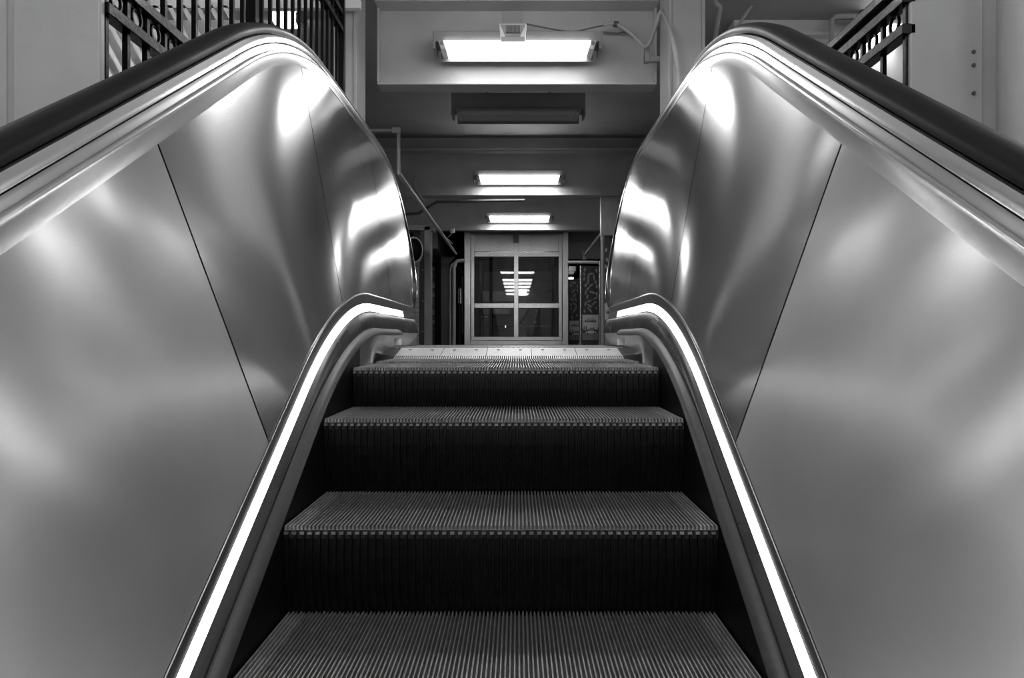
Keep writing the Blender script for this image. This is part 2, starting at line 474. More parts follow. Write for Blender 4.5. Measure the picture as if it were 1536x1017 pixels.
mb = MB(); rows = comb_rows(path, NP // 2, PITCH * 2, .006, .008, -.5); mb.grid(rows)
vs, fs = [], []
for i in range(NP // 2):
    q = rows[0][4 * i:4 * i + 4]; o = len(vs); vs += q; fs.append((o, o + 1, o + 2, o + 3))
mb.add(vs, fs)
step_mesh['riser_cleats'] = mb.mesh('riser_cleats', M['riser'], False)
mb = MB(); mb.grid([[(-.5, riser_curve(k)[0] + .001, riser_curve(k)[1] - .012), (.5, riser_curve(k)[0] + .001, riser_curve(k)[1] - .012)] for k in rk])
step_mesh['riser_plate'] = mb.mesh('riser_plate', M['riser'], True)
# nosing: blunt ends of cleats under the tread edge, one for each cleat
mb = MB()
for i in range(NP // 2):
    a = -.5 + i * PITCH * 2 + .001
    mb.box(a, a + .0095, -.003, .012, -.0195, -.0135)
step_mesh['nosing_teeth'] = mb.mesh('nosing_teeth', M['tread'], False)

steps = [(1.055, -.849, 'step below the frame, under the first tread'),
         (1.42, -.641, 'ridged escalator step whose tread fills the bottom of the photo'),
         (1.78, -.433, 'second ridged escalator step from below, widest full tread'),
         (2.15, -.226, 'third ridged escalator step from below, with the tallest dark riser above it'),
         (2.53, -.0985, 'fourth ridged step, its tread almost level with the landing'),
         (2.94, -.0917, 'topmost ridged step, flat and sliding under the comb plate')]
for i, (y, z, lab) in enumerate(steps):
    t = thing('escalator_step', lab, 'step', (0, y, CZ + z), group='escalator steps')
    for nm in ('tread_plate', 'riser_plate', 'tread_cleats', 'riser_cleats', 'nosing_teeth', 'back_marking'):
        o = bpy.data.objects.new(nm, step_mesh[nm]); COL.objects.link(o); o.parent = t
        if nm in ('tread_cleats', 'riser_cleats', 'nosing_teeth', 'back_marking'): o['kind'] = 'stuff'
    for x in (0, 1 - SM * PITCH):
        o = bpy.data.objects.new('edge_marking', step_mesh['edge_marking']); COL.objects.link(o); o.parent = t; o.location.x = x
        o['kind'] = 'stuff'

# ------------------------------------------------------------------ comb plate and landing plate
cb = thing('comb_plate', 'bright metal comb plate where the steps slide under', 'comb plate', (0, 3.39, 0))
TZ = CZ - .0787 + .002
segs = 5
for i in range(segs):
    x0, x1 = -.5 + i * .2 + .0015, -.5 + (i + 1) * .2 - .0015
    MB().add([(x0, 0, TZ - .004), (x1, 0, TZ - .004), (x1, .19, 0), (x0, .19, 0), (x0, .19, -.03), (x1, .19, -.03), (x0, 0, TZ - .012), (x1, 0, TZ - .012)],
             [(0, 1, 2, 3), (3, 2, 5, 4), (4, 5, 7, 6), (6, 7, 1, 0), (0, 3, 4, 6), (1, 7, 5, 2)]).obj('comb_segment', M['comb'], cb)
    for sx in (.05, .15):
        MB().tube([(x0 + sx, .12, TZ + .0185), (x0 + sx, .12, TZ + .0215)], .007, 10).obj('screw', M['grille'], cb)
MB().box(-.5, .5, -.002, .001, TZ - .02, TZ - .0042).obj('slot_strip', M['grille'], cb)
mb = MB()
for i in range(NP):
    a = -.5 + i * PITCH
    mb.add([(a + .0015, -.045, TZ - .016), (a + .0015, -.004, TZ - .0042), (a + .0015, -.004, TZ - .018), (a + .0060, -.045, TZ - .016), (a + .0060, -.004, TZ - .0042), (a + .0060, -.004, TZ - .018)],
           [(0, 1, 2), (3, 5, 4), (0, 3, 4, 1), (0, 2, 5, 3)])
tag(mb.obj('comb_teeth', M['comb'], cb), kind='stuff')
for s in (-1, 1):
    MB().add([(s * .502, 0, TZ - .004), (s * .64, 0, TZ + .012), (s * .64, .19, .0), (s * .502, .19, 0), (s * .502, 0, TZ - .03), (s * .64, 0, TZ - .03), (s * .64, .19, -.03), (s * .502, .19, -.03)],
             [(0, 1, 2, 3), (4, 5, 1, 0), (5, 6, 2, 1), (6, 7, 3, 2), (7, 4, 0, 3)]).obj('side_wing', M['deck'], cb)
ld = thing('landing_plate', 'ribbed grey metal landing plate just beyond the bright comb', 'landing plate', (0, 3.58, 0))
MB().box(-.60, .60, .002, 1.17, -.03, -.002).obj('plate', M['landing'], ld)
mb = MB()
for i in range(49):
    for j in range(1):
        x = -.594 + i * .0243
        mb.box(x, x + .011, .05, 1.15, -.003, .0015)
tag(mb.obj('ribs', M['landing'], ld), kind='stuff')

# ------------------------------------------------------------------ balustrades
SQ = math.radians(15)
def P(d, dk=2.65, R=2.0):
    a = R * .25 * 2 / 2                      # half of horizontal arc length = R*sin30/2
    s0 = dk - R * math.tan(SQ) * math.cos(2 * SQ); s1 = dk + R * math.tan(SQ)
    if d <= s0: return d * T30
    if d >= s1: return dk * T30
    return dk * T30 - R + math.sqrt(max(R * R - (s1 - d) ** 2, 0))
Y0, YF = -2.6, 4.52
def drange(a, b):
    pts = [a]
    knots = sorted(set([a, b] + [x for x in [1.9 + .06 * i for i in range(24)] if a < x < b]))
    return knots
FOOT = (.572, -1.355); RB = (.7165, -.526); RT = (.725, -.482)
def lerp(a, b, t): return a + (b - a) * t
def pz(z0, d, dk=2.65): return CZ + z0 + P(d, dk)
ZF = CZ + FOOT[1] + 2.65 * T30; ZT = CZ + RT[1] + 2.65 * T30; ZB = CZ + RB[1] + 2.65 * T30
NR = (ZT - ZF) / 2; NC = (ZT + ZF) / 2; NRB = NR - (ZT - ZB)
def xz(z): return lerp(FOOT[0], RT[0], (z - ZF) / (ZT - ZF))

def ribbon(prof, a, b, s):
    """prof: [(x, z0, dk)]; swept from depth a to b on side s."""
    rows = [[(s * x, d, pz(z0, d, dk)) for x, z0, dk in prof] for d in drange(a, b)]
    return MB().grid(rows)
def loop_path(aend=-75):
    """Path of the panel's top edge in (y, z), with normals, then round the newel."""
    pts = [(d, pz(RT[1], d)) for d in drange(Y0, YF)]
    n = len(pts)
    for k in range(1, 25):
        a = math.radians(90 - (90 - aend) * k / 24)
        pts.append((YF + NR * math.cos(a), NC + NR * math.sin(a)))
    res = []
    for i, (y, z) in enumerate(pts):
        y0, z0 = pts[max(i - 1, 0)]; y1, z1 = pts[min(i + 1, len(pts) - 1)]
        l = math.hypot(y1 - y0, z1 - z0)
        ny, nz = -(z1 - z0) / l, (y1 - y0) / l
        shift = 0 if i < n else xz(z) - RT[0]
        res.append((y, z, ny, nz, shift))
    return res
def loop(prof, s, closed=False, aend=-75):
    rows = [[(s * (x + sh), y + ny * q, z + nz * q) for x, q in prof] for y, z, ny, nz, sh in loop_path(aend)]
    return MB().grid(rows, closed)

for s, side in ((-1, 'left'), (1, 'right')):
    t = thing('balustrade', side + ' stainless steel escalator balustrade of leaning brushed panels with a light strip', 'balustrade', (0, 0, 0), group=None)
    # seams: (depth at foot, depth at rim)
    seams = [(-2.6, -2.6), (.35, .05), (1.90, 1.62), (2.70, 2.70), (3.75, 3.93), (YF, YF)]
    gap = .003
    for i in range(len(seams) - 1):
        (fa, ta), (fb, tb) = seams[i], seams[i + 1]
        rows = []; NV = 26; NU = 40
        for u in range(NU + 1):
            r = []
            for v in range(NV + 1):
                vv = v / NV
                d = lerp(lerp(fa + gap, fb - gap, u / NU), lerp(ta + gap, tb - gap, u / NU), vv)
                r.append((s * lerp(FOOT[0], RB[0], vv), d, pz(lerp(FOOT[1], RB[1], vv), d)))
            rows.append(r)
        grain_uv(MB().grid(rows).obj('panel', M['worn_panel' if i < 2 else 'panel'], t, smooth=True), NU + 1, NV + 1)
    # newel end of the panel
    rows = []
    for u in range(25):
        dx = NRB * math.sin(math.pi / 2 * u / 24)
        hb = math.sqrt(max(NRB ** 2 - dx * dx, 0)); 
        zt = NC + hb; zb = NC - math.sqrt(max(NR ** 2 - (dx * NR / NRB) ** 2, 0))
        rows.append([(s * (xz(lerp(zb, zt, v / 16))), YF + gap + dx, lerp(zb, zt, v / 16)) for v in range(17)])
    grain_uv(MB().grid(rows).obj('newel_panel', M['panel'], t, smooth=True), 25, 17)
    # backing behind the seams
    ribbon([(FOOT[0] + .008, FOOT[1], 2.65), (RB[0] + .008, RB[1], 2.65)], Y0, YF, s).obj('backing', M['dark_deck'], t)
    # rounded rim along the top of the panels
    rimprof = [(RB[0] + .001, -.0437), (RB[0] - .0012, -.043), (RT[0] - .0040, -.012), (RT[0] - .0045, -.005), (RT[0] - .002, 0), (RT[0] + .003, .002), (RT[0] + .009, -.002), (RT[0] + .009, -.03)]
    loop(rimprof, s).obj('top_rim', M['rim'], t, smooth=True)
    # recessed fascia and bright guide below the handrail
    loop([(RT[0] + .006, -.01), (RT[0] + .010, .012), (RT[0] + .014, .020)], s).obj('fascia', M['deck'], t, smooth=True)
    loop([(RT[0] + .014, .0225), (RT[0] + .012, .024), (RT[0] + .0145, .038), (RT[0] + .022, .0465), (RT[0] + .03, .048)], s).obj('handrail_guide', M['rim'], t, smooth=True)
    loop([(RT[0] + .0135, .020), (RT[0] + .016, .0205), (RT[0] + .016, .023)], s).obj('groove', M['skirt'], t)
    loop([(RT[0] + .026, .046), (RT[0] + .105, .046), (RT[0] + .108, .03), (RT[0] + .108, -.05)], s).obj('outer_deck', M['deck'], t, smooth=True)
    # outside cladding
    ribbon([(RT[0] + .108, RT[1] - .02, 2.65), (RT[0] + .108, -1.9, 2.65)], Y0, YF, s).obj('outer_cladding', M['deck'], t)
    o = MB().add([(s * (RT[0] + .1), YF + NR * .98 * math.cos(a), NC + NR * .98 * math.sin(a)) for a in [math.radians(90 - 180 * k / 24) for k in range(25)]], [tuple(range(25))]).obj('outer_newel', M['deck'], t)
    # base band, light strip, inner deck
    ribbon([(FOOT[0] - .0035, FOOT[1] + .004, 2.65), (FOOT[0] - .005, FOOT[1] + .001, 2.65), (FOOT[0] - .0035, FOOT[1] - .002, 2.65)], Y0, 4.45, s).obj('foot_bead', M['rim'], t, smooth=True)
    ribbon([(FOOT[0] - .001, FOOT[1], 2.65), (.5665, -1.389, 2.65)], Y0, 4.45, s).obj('base_band', M['deck'], t, smooth=True)
    ribbon([(.5660, -1.392, 2.65), (.5630, -1.3935, 2.65), (.5560, -1.4225, 2.65), (.5580, -1.4240, 2.65)], Y0, 4.05, s).obj('light_strip', M['strip'], t, smooth=False)
    ribbon([(.5665, -1.389, 2.65), (.556, -1.429, 2.65)], 4.05, 4.45, s).obj('strip_end_plate', M['deck'], t)
    ribbon([(.5575, -1.428, 2.65), (.551, -1.433, 2.65), (.541, -1.437, 2.62), (.535, -1.445, 2.57), (.533, -1.452, 2.555)], Y0, 4.45, s).obj('inner_deck', M['dark_deck'], t, smooth=True)
    # rounded deflector above the step ends
    dp = [(.535, -1.452), (.534, -1.443), (.527, -1.438), (.516, -1.440), (.506, -1.447), (.501, -1.456), (.503, -1.463), (.535, -1.466)]
    rows = [[(s * x, d, pz(z0, d, 2.555)) for x, z0 in dp] for d in drange(Y0, 3.63)]
    MB().grid(rows, True).obj('deflector', M['brush'], t, smooth=True)
    # skirt: dark beside the steps, plain steel beside the comb
    rows = []
    for d in drange(Y0, 2.66):
        zt = pz(-1.452, d, 2.555); rows.append([(s * .5035, d, zt), (s * .5035, d, zt - .5)])
    MB().grid(rows).obj('skirt_panel', M['skirt'], t)
    rows = []
    for d in drange(2.66, 4.47):
        zt = pz(-1.444, d, 2.555); lean = min(1, max(0, (d - 2.9) / .5)) * .085
        rows.append([(s * (.536 + .0 * lean), d, zt), (s * (.5035 + lean), d, -.052)])
    MB().grid(rows).obj('skirt_end', M['skirt_steel'], t, smooth=True)
    MB().add([(s * .5036, 2.66, -.3), (s * .5036, 3.39, -.3), (s * .5036, 3.39, -.052), (s * .5036, 2.66, -.052)], [(0, 1, 2, 3)]).obj('skirt_base', M['skirt'], t)
    # end of the base box under the newel
    zt = ZF + .002
    MB().add([(s * .536, 4.47, -.03), (s * .66, 4.47, -.03), (s * .66, 4.47, zt), (s * .570, 4.47, zt), (s * .566, 4.47, zt - .035)], [(0, 1, 2, 3, 4)]).obj('base_end', M['deck'], t)
    MB().box(min(s * .605, s * .83), max(s * .605, s * .83), 3.6, 4.7, -.01, ZF + .01).obj('base_core', M['deck'], t)
    # small white comb light under the end of the deflector
    q = MB().box(min(s * .5, s * .53), max(s * .5, s * .53), 3.56, 3.60, CZ - .036, CZ - .006)
    q.obj('comb_light', M['white'], t, bevel=.003)
    # handrail: a thing of its own
    hp = [(RT[0] + .030, .050), (RT[0] + .027, .053), (RT[0] + .0265, .062), (RT[0] + .031, .072), (RT[0] + .042, .080), (RT[0] + .065, .083), (RT[0] + .088, .080), (RT[0] + .099, .072), (RT[0] + .104, .062), (RT[0] + .103, .053), (RT[0] + .100, .050)]
    o = loop(hp, s, True, -85).obj('handrail', M['rubber'], None, smooth=True)
    tag(o, 'black rubber handrail running over the ' + side + ' balustrade', 'handrail')

# ------------------------------------------------------------------ tall fence on one side, low railing on the other
def ring(y, z, r, tk, wid):
    mb = MB(); n = 20; rows = []
    for k in range(n + 1):
        a = 2 * math.pi * k / n
        rows.append([(dx, y + rr * math.cos(a), z + rr * math.sin(a)) for dx, rr in ((-wid / 2, r - tk), (wid / 2, r - tk), (wid / 2, r), (-wid / 2, r))])
    return mb.grid([r for r in rows], True)
fx = CAMX - 1.25
fl = thing('tall_fence', 'tall black iron fence of square bars with a row of rings', 'fence', (fx, 0, 0))
zr1, zr2 = CZ + .9925, CZ + 1.0975
bar = MB().box(-.009, .009, -.009, .009, 0, CZ + 2.29).mesh('bar', M['iron'])
rg = ring(0, (zr1 + zr2) / 2 , (zr2 - zr1) / 2 - .018, .007, .010).mesh('ring', M['iron'], True)
ys = [2.345 + .131 * k for k in range(24)]
for k, y in enumerate(ys):
    if k == 10: continue
    o = bpy.data.objects.new('bar', bar); COL.objects.link(o); o.parent = fl; o.location = (0, y, 0)
    if k < 23:
        o = bpy.data.objects.new('ring', rg); COL.objects.link(o); o.parent = fl; o.location = (0, y + .0655, 0)
for z in (.12, zr1, zr2, CZ + 2.175, CZ + 2.29):
    MB().box(-.022, .022, 2.33, 5.5, z - .018, z + .018).obj('rail', M['iron'], fl, bevel=.003)
for y, wd in ((3.655, .05), (5.5, .05)):
    MB().box(-.025, .025, y - wd / 2, y + wd / 2, 0, CEIL).obj('post', M['iron'], fl, bevel=.004)
rx = CAMX + 1.25
rl = thing('low_railing', 'low black iron railing with rings under a broad shiny handrail', 'railing', (rx, 0, 0))
zq1, zq2 = CZ + .985, CZ + 1.085
bar = MB().box(-.007, .007, -.009, .009, 0, zq2 + .02).mesh('bar', M['iron'])
rg = ring(0, (zq1 + zq2) / 2, (zq2 - zq1) / 2 - .017, .007, .010).mesh('ring', M['iron'], True)
for k in range(20):
    y = 2.49 + .155 * k
    o = bpy.data.objects.new('bar', bar); COL.objects.link(o); o.parent = rl; o.location = (0, y, 0)
    if k < 19:
        o = bpy.data.objects.new('ring', rg); COL.objects.link(o); o.parent = rl; o.location = (0, y + .0775, 0)
for z in (.12, zq1, zq2):
    MB().box(-.022, .022, 2.47, 5.45, z - .017, z + .017).obj('rail', M['iron'], rl, bevel=.003)
MB().box(-.035, .035, 2.47, 5.5, CZ + 1.115, CZ + 1.155).obj('top_rail', M['iron'], rl, bevel=.008)
MB().box(-.025, .025, 5.45, 5.5, 0, CZ + 1.12).obj('post', M['iron'], rl, bevel=.003)

# slatted stair side beyond the tall fence
st = thing('stair_side', 'pale slanting slats of a staircase behind the tall fence', 'staircase', (-2.3, 5.6, 0))
for k in range(16):
    x = -1.3 + k * .1
    MB().add([(x, 0, 3.0 - .55), (x + .035, 0, 3.0 - .55), (x + .98, 0, .7), (x + .945, 0, .7), (x, .04, 3.0 - .55), (x + .035, .04, 3.0 - .55), (x + .98, .04, .7), (x + .945, .04, .7)],
             [(0, 1, 2, 3), (7, 6, 5, 4), (0, 4, 5, 1), (1, 5, 6, 2), (2, 6, 7, 3), (3, 7, 4, 0)]).obj('slat', M['white_ceiling'], st)
MB().box(-1.3, 1.2, 0, .05, 2.43, 2.5).obj('top_beam', M['white_ceiling'], st)
MB().box(-.4, 1.2, 0, .05, 0, .7).obj('base_board', M['white_ceiling'], st)

# ------------------------------------------------------------------ speaker box, conduits and cable on the first girder
sp = thing('speaker_box', 'white flared box with dark grille in front of the first lamp', 'speaker', at(769, 48, 5.95))
sx = 5.95 / F
MB().box(-16 * sx, 16 * sx, -.0, .16, 12 * sx, 31 * sx).obj('mounting_block', M['housing'], sp, bevel=.004)
MB().grid([[(-20 * sx, -.02, 11 * sx), (21 * sx, -.02, 11 * sx), (19 * sx, -.05, -11 * sx), (-18 * sx, -.05, -11 * sx)],
           [(-20 * sx, .08, 12 * sx), (21 * sx, .08, 12 * sx), (19 * sx, .06, -11 * sx), (-18 * sx, .06, -11 * sx)]], True).obj('flared_hood', M['white'], sp, bevel=.004)
MB().grid([[(-18.5 * sx, -.032, 9 * sx), (19.5 * sx, -.032, 9 * sx), (11 * sx, -.056, -10.5 * sx), (-11 * sx, -.056, -10.5 * sx)],
           [(-18.5 * sx, .02, 9 * sx), (19.5 * sx, .02, 9 * sx), (11 * sx, .0, -10.5 * sx), (-11 * sx, .0, -10.5 * sx)]], True).obj('face', M['paint'], sp)
MB().box(-10 * sx, 11 * sx, -.064, -.03, -6 * sx, 5 * sx).obj('grille', M['grille'], sp)
mb = MB()
for k in range(10): mb.box((-9.5 + k * 2.1) * sx, (-8.7 + k * 2.1) * sx, -.067, -.062, -5.6 * sx, 4.6 * sx)
tag(mb.obj('grille_bars', M['housing'], sp), kind='stuff')
MB().box(-16 * sx, 16 * sx, .14, .5, 23 * sx, 31 * sx).obj('bracket', M['housing'], sp)

c = bez([at(790, 36, 6.3), at(830, 44, 6.3), at(862, 47, 6.3), at(895, 40, 6.25), at(925, 35, 6.2)])
tag(MB().tube(c, .007, 8).obj('lamp_cable', M['cable'], None), 'thin dark cable sagging beside the first lamp', 'cable')
c = bez([at(905, 37, 6.2), at(922, 35, 6.2), at(944, 48, 6.15), at(960, 63, 6.1), at(968, 69, 6.08), at(975, 63, 6.05), at(984, 38, 5.98), at(990, 20, 5.93), at(995, 20, 5.88), at(1006, 48, 5.66), at(1014, 85, 5.64), at(1018, 118, 5.64), at(1019, 160, 5.64)])
bc = thing('bent_conduit', 'bent conduit climbing over from the first lamp to the column', 'pipe', (0, 0, 0))
MB().tube(c, .016, 10).obj('pipe', M['pipe'], bc)
p = at(924, 36, 6.2); MB().tube([(p.x - .02, p.y, p.z), (p.x + .02, p.y, p.z - .004)], .024, 10).obj('coupling', M['dark_pipe'], bc)
jb = thing('junction_box', 'small grey junction elbow under the bent conduit', 'junction box', at(970, 84, 6.2))
MB().box(-.02, .02, -.03, .03, -.055, .07).obj('body', M['pipe'], jb, bevel=.004)
MB().box(-.02, .125, -.02, .03, -.05, -.005).obj('arm', M['pipe'], jb, bevel=.004)
# second cable on the girder
c = bez([at(905, 49, 6.42), at(925, 50, 6.4), at(938, 49, 6.38), at(950, 56, 6.3), at(964, 66, 6.12)])
tag(MB().tube(c, .009, 8).obj('girder_cable', M['cable'], None), 'short dark cable joining the bent conduit from the girder face', 'cable')
# conduits right of the right-hand column
c = [at(1072, -40, 6.6), at(1074, 2, 6.6), at(1080, 12, 6.6), at(1076, 35, 6.6), at(1070, 80, 6.6)]
tag(MB().tube(bez(c), .02, 10).obj('wall_conduit', M['pipe'], None), 'kinked vertical conduit just behind the column with the bent conduit', 'pipe')
c = [at(1140, -30, 6.9), at(1131, 0, 6.9), at(1112, 32, 6.9), at(1106, 50, 6.9), at(1106, 120, 6.9)]
tag(MB().tube(bez(c), .016, 10).obj('wall_conduit', M['pipe'], None), 'slanting conduit on the wall above the right handrail', 'pipe')
c = [at(1247, 120, 6.95), at(1247, 30, 6.95), at(1252, 25, 6.95), at(1262, 24, 6.95), at(1290, 24, 6.95)]
tag(MB().tube(c, .022, 10).obj('wall_conduit', M['pipe'], None), 'hooked pipe on the wall beyond the low railing', 'pipe')
struct(MB().box(2.05, 5, 7.1, 7.2, az(52, 7.1), az(47, 7.1)), 'trim_1', M['wall'], 'narrow ledge along the end wall above the low railing', 'trim')

# corridor conduits, left side
pz_ = [at(480, 196, 8.0), at(592, 196, 8.0), at(598, 200, 8.0), at(598, 262, 8.0)]
cp = thing('corridor_pipe', 'light pipe that drops then runs along the corridor ceiling', 'pipe', (0, 0, 0))
MB().tube(pz_, .018, 10).obj('drop', M['pipe'], cp)
MB().tube([at(598, 258, 8.0), at(599.5, 262, 8.05), Vector((CAMX - 1.22, 15.4, CZ + 1.66))], .024, 10).obj('run', M['pipe'], cp)
p = at(596, 196, 8.0); MB().box(p.x - .05, p.x + .03, 7.97, 8.03, p.z - .03, p.z + .03).obj('elbow', M['pipe'], cp, bevel=.006)
c = [at(787, 300.5, 11.35), at(740, 301, 11.35), at(690, 302, 11.35), at(655, 303, 11.35), at(640, 312, 11.35), at(628, 320, 11.35), at(600, 322, 11.35)]
tag(MB().tube(c, .022, 8).obj('girder_conduit', M['dark_pipe'], None), 'dark conduit under the middle girder, bent down at one end', 'pipe')
c = bez([at(622, 264, 11.2), at(620.5, 272, 11.2), at(621, 281, 11.2), at(628, 292, 11.2), at(636, 302, 11.2)])
tag(MB().tube(c, .02, 8).obj('short_conduit', M['pipe'], None), 'short curved conduit on the middle girder above the sloping pipe', 'pipe')
sd = thing('smoke_detector', 'small white detector on a bent stem before the lift', 'detector', at(679, 347, 14.9))
MB().tube([(0, 0, -.035), (0, 0, .05)], .045, 14).obj('body', M['white'], sd)
MB().tube([(0, 0, -.03), (-.11, 0, -.13), (0, 0, -.24)], .008, 6).obj('stem', M['pipe'], sd)

# ------------------------------------------------------------------ left side of the corridor
z0, z1 = FARZ, az(388, 14.2)
t = tag(MB().box(ax(600, 14.2), ax(628, 14.2), 14.2, 14.3, z0, z1).obj('tiled_pier', M['tiles'], None), 'narrow pier of small pale tiles beside the left newel', 'pier', kind='structure')
m_ = thing('dome_mirror', 'black round dome mirror with pale rim above the tiled pier', 'mirror', at(621, 375, 13.9))
rows = []
for k in range(7):
    a = math.pi / 2 * k / 6
    rows.append([(.145 * math.cos(a) * math.cos(q) + 0, -.08 * math.sin(a), .21 * math.cos(a) * math.sin(q)) for q in [2 * math.pi * j / 28 for j in range(28)]])
MB().grid(rows, True).obj('dome', M['rubber'], m_, smooth=True)
mb = MB()
rows = [[(rr * .145 * math.cos(q), dy, rr * .21 * math.sin(q)) for rr, dy in ((1.0, -.02), (1.12, -.02), (1.12, .04), (1.0, .04))] for q in [2 * math.pi * j / 28 for j in range(29)]]
mb.grid(rows, True); mb.obj('rim', M['pipe'], m_, smooth=False)
MB().box(-.02, .02, .03, .6, -.02, .02).obj('bracket', M['pipe'], m_)
tag(MB().box(ax(618, 14.0), ax(629, 14.0), 13.95, 14.2, az(391, 14), az(386, 14)).obj('sign_box', M['white'], None, bevel=.01), 'small white box on top of the tiled pier', 'box')
cl = thing('steel_column', 'dark riveted corridor column beside the tiled pier', 'column', (ax(637, 14.5), 14.6, FARZ), kind='structure')
u = 14.5 / F
MB().box(-8 * u, -1 * u, 0, .2, 0, GZ - FARZ).obj('side_plate', M['dark_wall'], cl)
MB().box(-1 * u, 9 * u, -.1, .2, 0, GZ - FARZ).obj('flange', M['paint'], cl, bevel=.01)
for py in (387, 404, 451, 497):
    MB().tube([(-4 * u, -.012, az(py, 14.5) - FARZ), (-4 * u, .004, az(py, 14.5) - FARZ)], .012, 8).obj('rivet', M['white'], cl)
MB().box(-26 * u, 12 * u, -.1, .35, az(345, 14.5) - FARZ, az(338, 14.5) - FARZ).obj('cap_plate', M['paint'], cl)
dp_ = tag(MB().box(ax(652, 15.6), ax(661, 15.6), 15.6, 15.7, FARZ, az(383, 15.6)).obj('black_post', M['rubber'], None), 'flat black post between two grey corridor columns', 'post')
c2 = thing('steel_column', 'grey corridor column with a flared head left of the lift', 'column', (ax(667, 17), 17, FARZ), kind='structure')
u = 17 / F
MB().box(-6 * u, 8 * u, -.1, .1, 0, az(396, 17) - FARZ).obj('shaft', M['paint'], c2, bevel=.01)
MB().prism([(-6 * u, 0), (8 * u, 0), (17 * u, 10 * u), (-12 * u, 10 * u)], -.12, .12).obj('head', M['paint'], c2, loc=(0, 0, az(396, 17) - FARZ))
struct(MB().box(ax(645, 16) - .25, ax(668, 17), 15.3, 18.4, az(386, 17), CEIL - .5), 'trim_2', M['paint'], 'boxed beam above the grey columns left of the lift', 'trim')
# shelves of pale goods glimpsed in the gap
rk_ = thing('slot_rack', 'thin upright rack holding pale bundles in the slot between the corridor columns', 'rack', (0, 17.55, FARZ))
MB().box(ax(645, 17.7), ax(655, 17.7), .06, .12, 0, az(400, 17.7) - FARZ).obj('back', M['pipe'], rk_)
BW = ('lowest', 'second', 'third', 'fourth', 'fifth', 'sixth', 'seventh', 'eighth', 'topmost')
for k in range(9):
    zz = FARZ + .25 + k * .2
    MB().box(ax(645, 17.5), ax(655, 17.5), -.1, .1, zz - .012 - FARZ, zz - FARZ).obj('shelf', M['dark_pipe'], rk_)
    tag(MB().box(ax(646.5, 17.5), ax(653, 17.5), 17.46, 17.6, zz, zz + (.05 + .06 * ((k * 7) % 3) / 2)).obj('paper_bundle', M['white'] if k % 3 else M['poster_mid'], None), 'pale bundle in the slot beside the black post, ' + BW[k] + ' on its rack', 'bundle', group='pale bundles in the slot')
for k, (px, r) in enumerate(((675.5, .022), (681, .035))):
    c = [at(px, 518, 15.3), at(px, 405 - 3 * k, 15.3), at(px + 3, 396 - 3 * k, 15.3), at(px + 8, 393 - k * 2, 15.3), at(697, 391.5 - k, 15.3)]
    c[0].z = FARZ
    o = MB().tube(c, r, 10).obj('bent_pipe', M['pipe'], None)
    tag(o, ('thinner', 'thicker')[k] + ' of two grey pipes bending into the left side of the lift', 'pipe')
dm = thing('meter_cabinet', 'dark cabinet with conduits between the bent pipes and the lift', 'cabinet', (ax(690, 15.9), 15.9, FARZ))
u = 15.9 / F
MB().box(-6 * u, 7 * u, 0, .2, .0, az(400, 15.9) - FARZ).obj('body', M['rubber'], dm)
MB().tube([(0, -.05, .02), (0, -.05, az(430, 15.9) - FARZ)], .02, 8).obj('conduit', M['dark_pipe'], dm)
MB().box(-2 * u, 2 * u, -.06, 0, az(455, 15.9) - FARZ, az(433, 15.9) - FARZ).obj('gauge', M['chrome'], dm)
MB().box(3 * u, 5 * u, -.06, 0, az(500, 15.9) - FARZ, az(415, 15.9) - FARZ).obj('trunking', M['dark_pipe'], dm)

# ------------------------------------------------------------------ glass lift
LD = 15.5; u = LD / F
lf = thing('glass_lift', 'steel framed glass lift enclosure at the end of the corridor', 'lift', (0, LD, 0))
lx = lambda p: ax(p, LD)
lz = lambda p: az(p, LD)
B = FARZ
def bx(name, px0, px1, py0, py1, y0, y1, mat, bev=.004, par=None):
    return MB().box(lx(px0), lx(px1), y0, y1, max(lz(py1), B), lz(py0)).obj(name, mat, par or lf, bevel=bev)
bx('post', 697, 706, 340, 520, -.08, .12, M['steel']); bx('post', 843.5, 852, 340, 520, -.08, .12, M['steel'])
bx('post', 706.7, 711.5, 340, 505, -.03, .1, M['steel']); bx('post', 838, 842.8, 340, 505, -.03, .1, M['steel'])
bx('header_panel', 711.5, 838, 352, 377.5, 0, .08, M['steel']); bx('header_panel', 711.5, 838, 378, 385, -.02, .08, M['steel'])
bx('top_beam', 700, 850, 336, 352, -.05, .12, M['dark_wall'])
bx('bottom_rail', 707, 843, 505, 510.5, -.03, .08, M['steel'])
bx('kick_plate', 706, 844, 511, 520, -.05, .08, M['steel'])
bx('mullion', 771, 777.5, 350, 506, -.05, .05, M['steel']); bx('mullion_cap', 770.5, 778, 350, 365, -.07, -.04, M['dark_wall'])
for a, b_ in ((711.5, 771), (777.5, 838)):
    bx('mid_rail', a, b_, 455, 462, -.03, .06, M['steel'])
    bx('glass_pane', a, b_, 385, 455, .035, .045, M['glass'], 0)
    bx('glass_pane', a, b_, 462, 505, .035, .045, M['glass'], 0)
